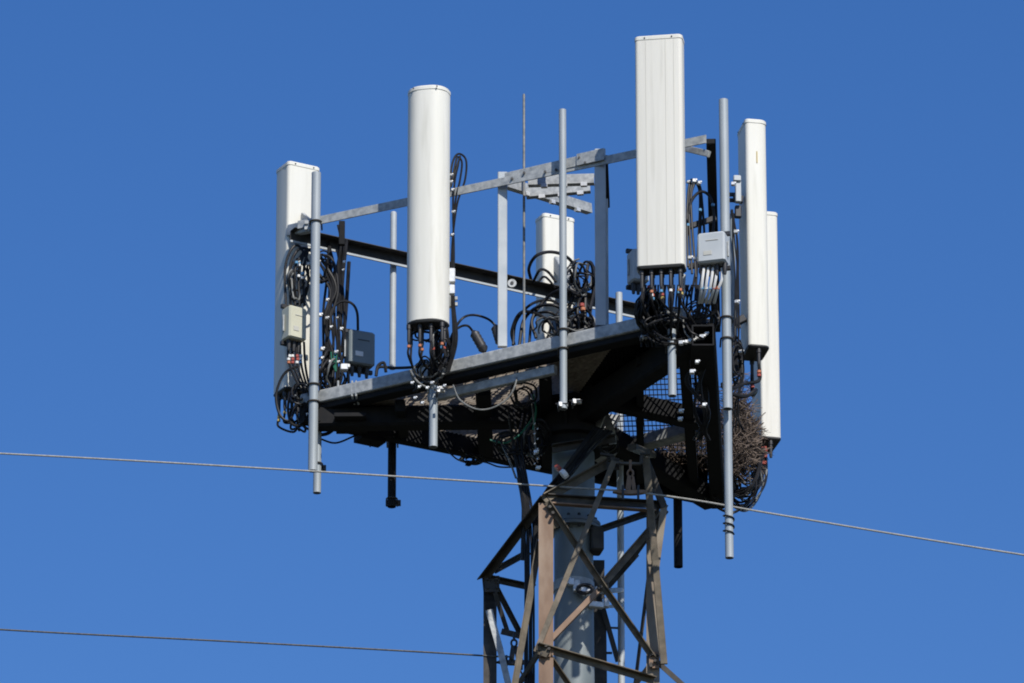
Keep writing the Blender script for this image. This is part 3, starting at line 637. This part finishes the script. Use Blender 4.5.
c = W(596, 541, -.08); b = MB(); b.box(c, .10, .16, .20, .2); b.build('bracket', 'darksteel', pole)
# clamp band with bright hardware
zb = W(575, 588, 0).z
b = MB(); b.loft([ringz(.163, zb-.04), ringz(.163, zb+.04)]); bd = b.build('clamp_band', 'galv', pole)
for x, y in ((571, 582), (577, 584), (583, 590), (568, 581), (589, 593), (576, 588)):
    b = MB(); b.box(W(x, y, -.2), .045, .04, .06, J(.5)); b.build('clamp_bolt', 'bright', bd)
b = MB(); b.bar(W(590, 592, -.15), W(621, 590, .6), .04, .04); b.bar(W(594, 607, -.1), W(622, 606, .6), .03, .025); b.build('conduit_arm', 'galv', pole)
for q_, s1, s2, s3 in ((W(596, 605, -.1), .12, .05, .05), (W(606, 603, .1), .05, .05, .08), (W(600, 590, -.05), .09, .05, .04)):
    b = MB(); b.box(q_, s1, s2, s3, .3); b.build('conduit_clamp', 'bright', pole)
b = MB(); p = W(585, 589, -.22); b.tube([p+V((.06*math.cos(k), 0, .035*math.sin(k))) for k in [i*.45 for i in range(15)]], .016, 7); b.build('cable_loop', 'dark', pole)

# ------------------------------------------------------------------ lattice tower
tw = thing('lattice_tower', V((pc.x, 0, 0)), 'old brown steel lattice tower around the mast pole below the platform', 'tower')
FL = dict(F=-.66, R=-.21, L=.21, K=.66)
def mem(p, q, a=.06, m_='darksteel', nm='brace', up=V((0, -1, 0)), fx=1, fy=-1, t_=.008):
    b = MB(); P = p if isinstance(p, V) else W(*p); Qq = q if isinstance(q, V) else W(*q); e = (Qq-P).normalized()*.03; P = P-e; Qq = Qq+e
    a *= .82
    if fy == 1: fx = -1 if e.cross(V(up)).z > 0 else 1
    b.angle(P, Qq, a, t_, up, fx, fy); return b.build(nm, m_, tw)
def flat(p, q, w_=.05, m_='darksteel', nm='brace', d_=.012, up=V((0, -1, 0))):
    b = MB(); P = p if isinstance(p, V) else W(*p); Qq = q if isinstance(q, V) else W(*q); b.bar(P, Qq, w_, d_, up); return b.build(nm, m_, tw)
# legs down to the ground
def legfoot(px, Y, k=1.9):
    p = W(px, 683, Y); return V((pc.x+(p.x-pc.x)*k, p.y*k, .3))
feet = {}
for nm, x0, y0, xb, Y in (('F', 546, 503, 546, FL['F']), ('R', 653, 508, 653, FL['R']), ('L', 490, 583, 490, FL['L']), ('K', 598, 560, 598, FL['K'])):
    top = W(x0, y0, Y); low = W(xb, 683, Y); ft = legfoot(xb, Y); feet[nm] = (top, low, ft)
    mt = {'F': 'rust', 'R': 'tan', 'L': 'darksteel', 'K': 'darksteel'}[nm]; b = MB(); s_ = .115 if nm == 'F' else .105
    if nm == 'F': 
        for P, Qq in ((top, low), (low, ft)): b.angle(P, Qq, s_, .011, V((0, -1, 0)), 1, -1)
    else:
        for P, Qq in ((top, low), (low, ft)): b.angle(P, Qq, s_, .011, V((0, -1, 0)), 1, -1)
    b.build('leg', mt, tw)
    b = MB(); b.box(V((ft.x, ft.y, .15)), .6, .6, .34); b.build('footing', 'concrete', tw)
for i in range(7):      # lower panels out of the picture
    for a_, c_ in (('F', 'R'), ('R', 'K'), ('K', 'L'), ('L', 'F')):
        A0, A1 = feet[a_][1], feet[a_][2]; B0, B1 = feet[c_][1], feet[c_][2]; t0, t1 = .03+i/7*.97, .03+(i+1)/7*.97
        if i == 6: t1 = 1
        mem(lerp(A0, A1, t0), lerp(B0, B1, t1), .06); mem(lerp(B0, B1, t0), lerp(A0, A1, t1), .06)
YF, YR, YL, YK = FL['F'], FL['R'], FL['L'], FL['K']
# cap
mem((546, 499, YF), (614, 461, -.35), .075, 'olive', fy=1); mem((546, 499, YF+.02), (486, 578, YL), .075, 'darksteel', fy=1)
mem((487, 576, YL), (490, 606, YL), .10, 'darksteel')
mem((556, 449, -.3), (612, 440, -.3), .07, 'darksteel', fy=1)
b = MB(); b.bar(W(600, 454, -.5), W(613, 456, -.5), .03, .02); b.bar(W(612, 455, -.5), W(613, 463, -.5), .02, .03); b.bar(W(612, 463, -.5), W(641, 464, -.5), .03, .02); b.bar(W(641, 464, -.5), W(642, 454, -.5), .02, .03); b.bar(W(640, 454, -.5), W(650, 454, -.5), .03, .02); b.build('cap_beam', 'darksteel', tw)
b = MB(); b.bar(W(632, 447, -.4), W(652, 455, .5), .07, .05); b.build('cap_beam', 'darksteel', tw)
flat((614, 461, -.56), (536, 652, YF-.03), .043, 'olive')                        # long olive diagonal
mem((549, 505, YF-.02), (603, 587, -.45), .055, 'olive', fy=1); mem((603, 587, -.45), (652, 657, YR-.02), .055, 'olive', fy=1); mem((652, 657, YR-.03), (702, 702, YR+.1), .05)
mem((661, 518, YR), (603, 585, -.42), .06, 'olive', fy=1); mem((603, 585, -.42), (541, 649, YF-.015), .05, 'rust')
mem((540, 648, YF-.03), (650, 680, YR-.05), .065, 'olive', fy=1); mem((540, 650, YF-.03), (545, 652, YF-.04), .09, 'olive')
mem((549, 656, YF+.02), (572, 690, YF+.2), .045, 'olive', fy=1); mem((538, 652, YF), (514, 690, YL-.3), .04)
mem((549, 499, YF+.03), (660, 506, YR), .065, 'darksteel', fy=1); flat((551, 503.5, YF-.0), (655, 511, YR-.04), .012, 'rust', d_=.05)
mem((595, 533, YK), (656, 512, YR), .05, fy=1); mem((630, 560, .3), (664, 512, YR+.02), .07, 'darksteel'); mem((604, 590, YK-.2), (634, 556, .3), .07, 'darksteel')
flat((549, 503, YF-.02), (556, 528, YF+.05), .05, 'olive')
# right side: elbow and double leg member
flat((645, 458, -.3), (664, 508, YR-.04), .058, 'darksteel', d_=.05); flat((664, 506, YR-.04), (655, 575, YR-.03), .055, 'tan', d_=.03)
flat((646, 458, -.45), (655, 560, YR-.14), .058, 'olive', d_=.03); flat((655, 558, YR-.14), (664, 664, YR-.1), .055, 'olive', d_=.03)
mem((648, 580, YR+.3), (635, 685, YR+.5), .035); mem((634, 686, YR+.3), (652, 662, YR), .05, 'rust')
# left side
mem((496, 571, YL), (527, 554, YK-.2), .05, fy=1); mem((493, 580, YL-.01), (530, 588, YK-.3), .055, fy=1); mem((494, 584, YL), (521, 636, YK-.3), .05, fy=1); mem((496, 596, YL-.02), (507, 630, YL+.1), .045)
flat((489, 610, YL-.1), (500, 650, YL-.12), .055, 'galv'); flat((500, 649, YL-.12), (512, 700, YL-.14), .05, 'galv')
mem((539, 545, YF+.12), (514, 690, YF+.05), .06, 'olive', fy=1); mem((505, 632, YL+.1), (521, 636, YL+.1), .06)
mem((603, 608, YK-.1), (617, 658, YK-.05), .05); mem((598, 627, YK), (621, 628, YK+.1), .02)
flat((609, 652, YK), (609, 654, YK), .05)
flat((600, 612, YK-.06), (601, 700, YK-.06), .10, 'darksteel')
for x, y, Y, w_, h_, m_ in ((603, 586, -.44, .09, .09, 'olive'), (654, 660, YR-.03, .08, .14, 'rust'), (545, 651, YF-.018, .09, .10, 'rust'), (613, 464, -.45, .10, .10, 'darksteel'), (492, 584, YL-.02, .12, .14, 'darksteel')):
    b = MB(); b.box(W(x, y, Y), w_, .010, h_, 0, .3); gp = b.build('gusset_plate', m_, tw)
    for dx, dz in ((-.3, .25), (.3, .25), (-.3, -.25), (.3, -.25)):
        c_ = W(x, y, Y)+V((dx*w_, -.004, dz*h_)); b = MB(); b.tube([c_, c_-V((0, .018, 0))], .010, 6); b.build('bolt', 'darksteel', gp)
for x, y in ((653, 654), (655, 661), (651, 666), (546, 646), (549, 649), (601, 587), (550, 507), (553, 513)):
    b = MB(); p = W(x, y, (YR if x > 620 else YF if x < 560 else -.47)-.05); b.tube([p+V((0, .03, 0)), p-V((0, .014, 0))], .013, 6); b.build('bolt', 'darksteel', tw)

# ------------------------------------------------------------------ overhead lines
def wire(pts, r, m_, label, clamps):
    t = thing('overhead_line', pts[len(pts)//2], label, 'power line', 'overhead lines passing the tower')
    b = MB(); b.tube(spline(pts, 10), r, 8); b.build('conductor', m_, t); return t
YW = -.62
wire([W(-2600, 250, YW+.0), W(-900, 405, YW), W(-300, 440.5, YW), W(0, 453.5, YW), W(300, 470.5, YW), W(610, 490, YW), W(632, 491.5, YW), W(700, 501, YW), W(780, 515, YW), W(1024, 555, YW), W(1400, 612, YW), W(2600, 760, YW), W(4200, 890, YW)],
     .0078, 'wire', 'pale overhead wire crossing the whole picture in front of the tower top', 0)
p = W(514, 661, YL)
wire([W(-2600, 420, YL), W(-900, 565, YL), W(-300, 609, YL), W(0, 629.5, YL), W(240, 642, YL), W(480, 655.5, YL), p, p+V((.15, .7, -.05)), p+V((1.2, 6, -.4)), p+V((4, 20, -1))], .0075, 'wiredark', 'darker lower overhead wire ending at the left side of the tower', 0)
for (x, y, Y, m_, lab, hh) in ((630.5, 491, YW, 'rust', 'brown suspension clamp holding the pale wire below the tower cap', .26), (514, 661, YL, 'dark', 'dark suspension clamp holding the lower wire at the left tower leg', .24)):
    t = thing('suspension_clamp', W(x, y, Y)-Z*.04, lab, 'clamp', 'suspension clamps of the overhead lines'); p = W(x, y, Y)
    b = MB(); b.loft([[p+V((-.14+.28*k/8, -.022*s1, -.012-.02*math.sin(math.pi*k/8)+(.034 if s2 else 0)*math.sin(math.pi*k/8)**.5)) for s1, s2 in ((-1, 0), (1, 0), (1, 1), (-1, 1))] for k in range(9)]); b.build('clamp_body', m_, t)
    b = MB()
    for dx in (-.06, .06): b.tube([p+V((dx, -.02, .04)), p+V((dx, -.02, -.08))], .01, 6)
    b.build('bolt', 'dark', t)
    b = MB(); b.bar(p+V((-.02, 0, .01)), p+V((-.005, 0, .12)), .014, .04); b.bar(p+V((.03, 0, .01)), p+V((.015, 0, .12)), .014, .03); b.build('hanger_strap', m_, t)
    b = MB(); N = 14; b.tube([p+Z*(.15)+V((.022*math.cos(k*6.283/N), 0, .03*math.sin(k*6.283/N))) for k in range(N+1)], .009, 6)
    b.tube([p+Z*.17, p+Z*hh], .011, 6); b.build('shackle', m_, t)
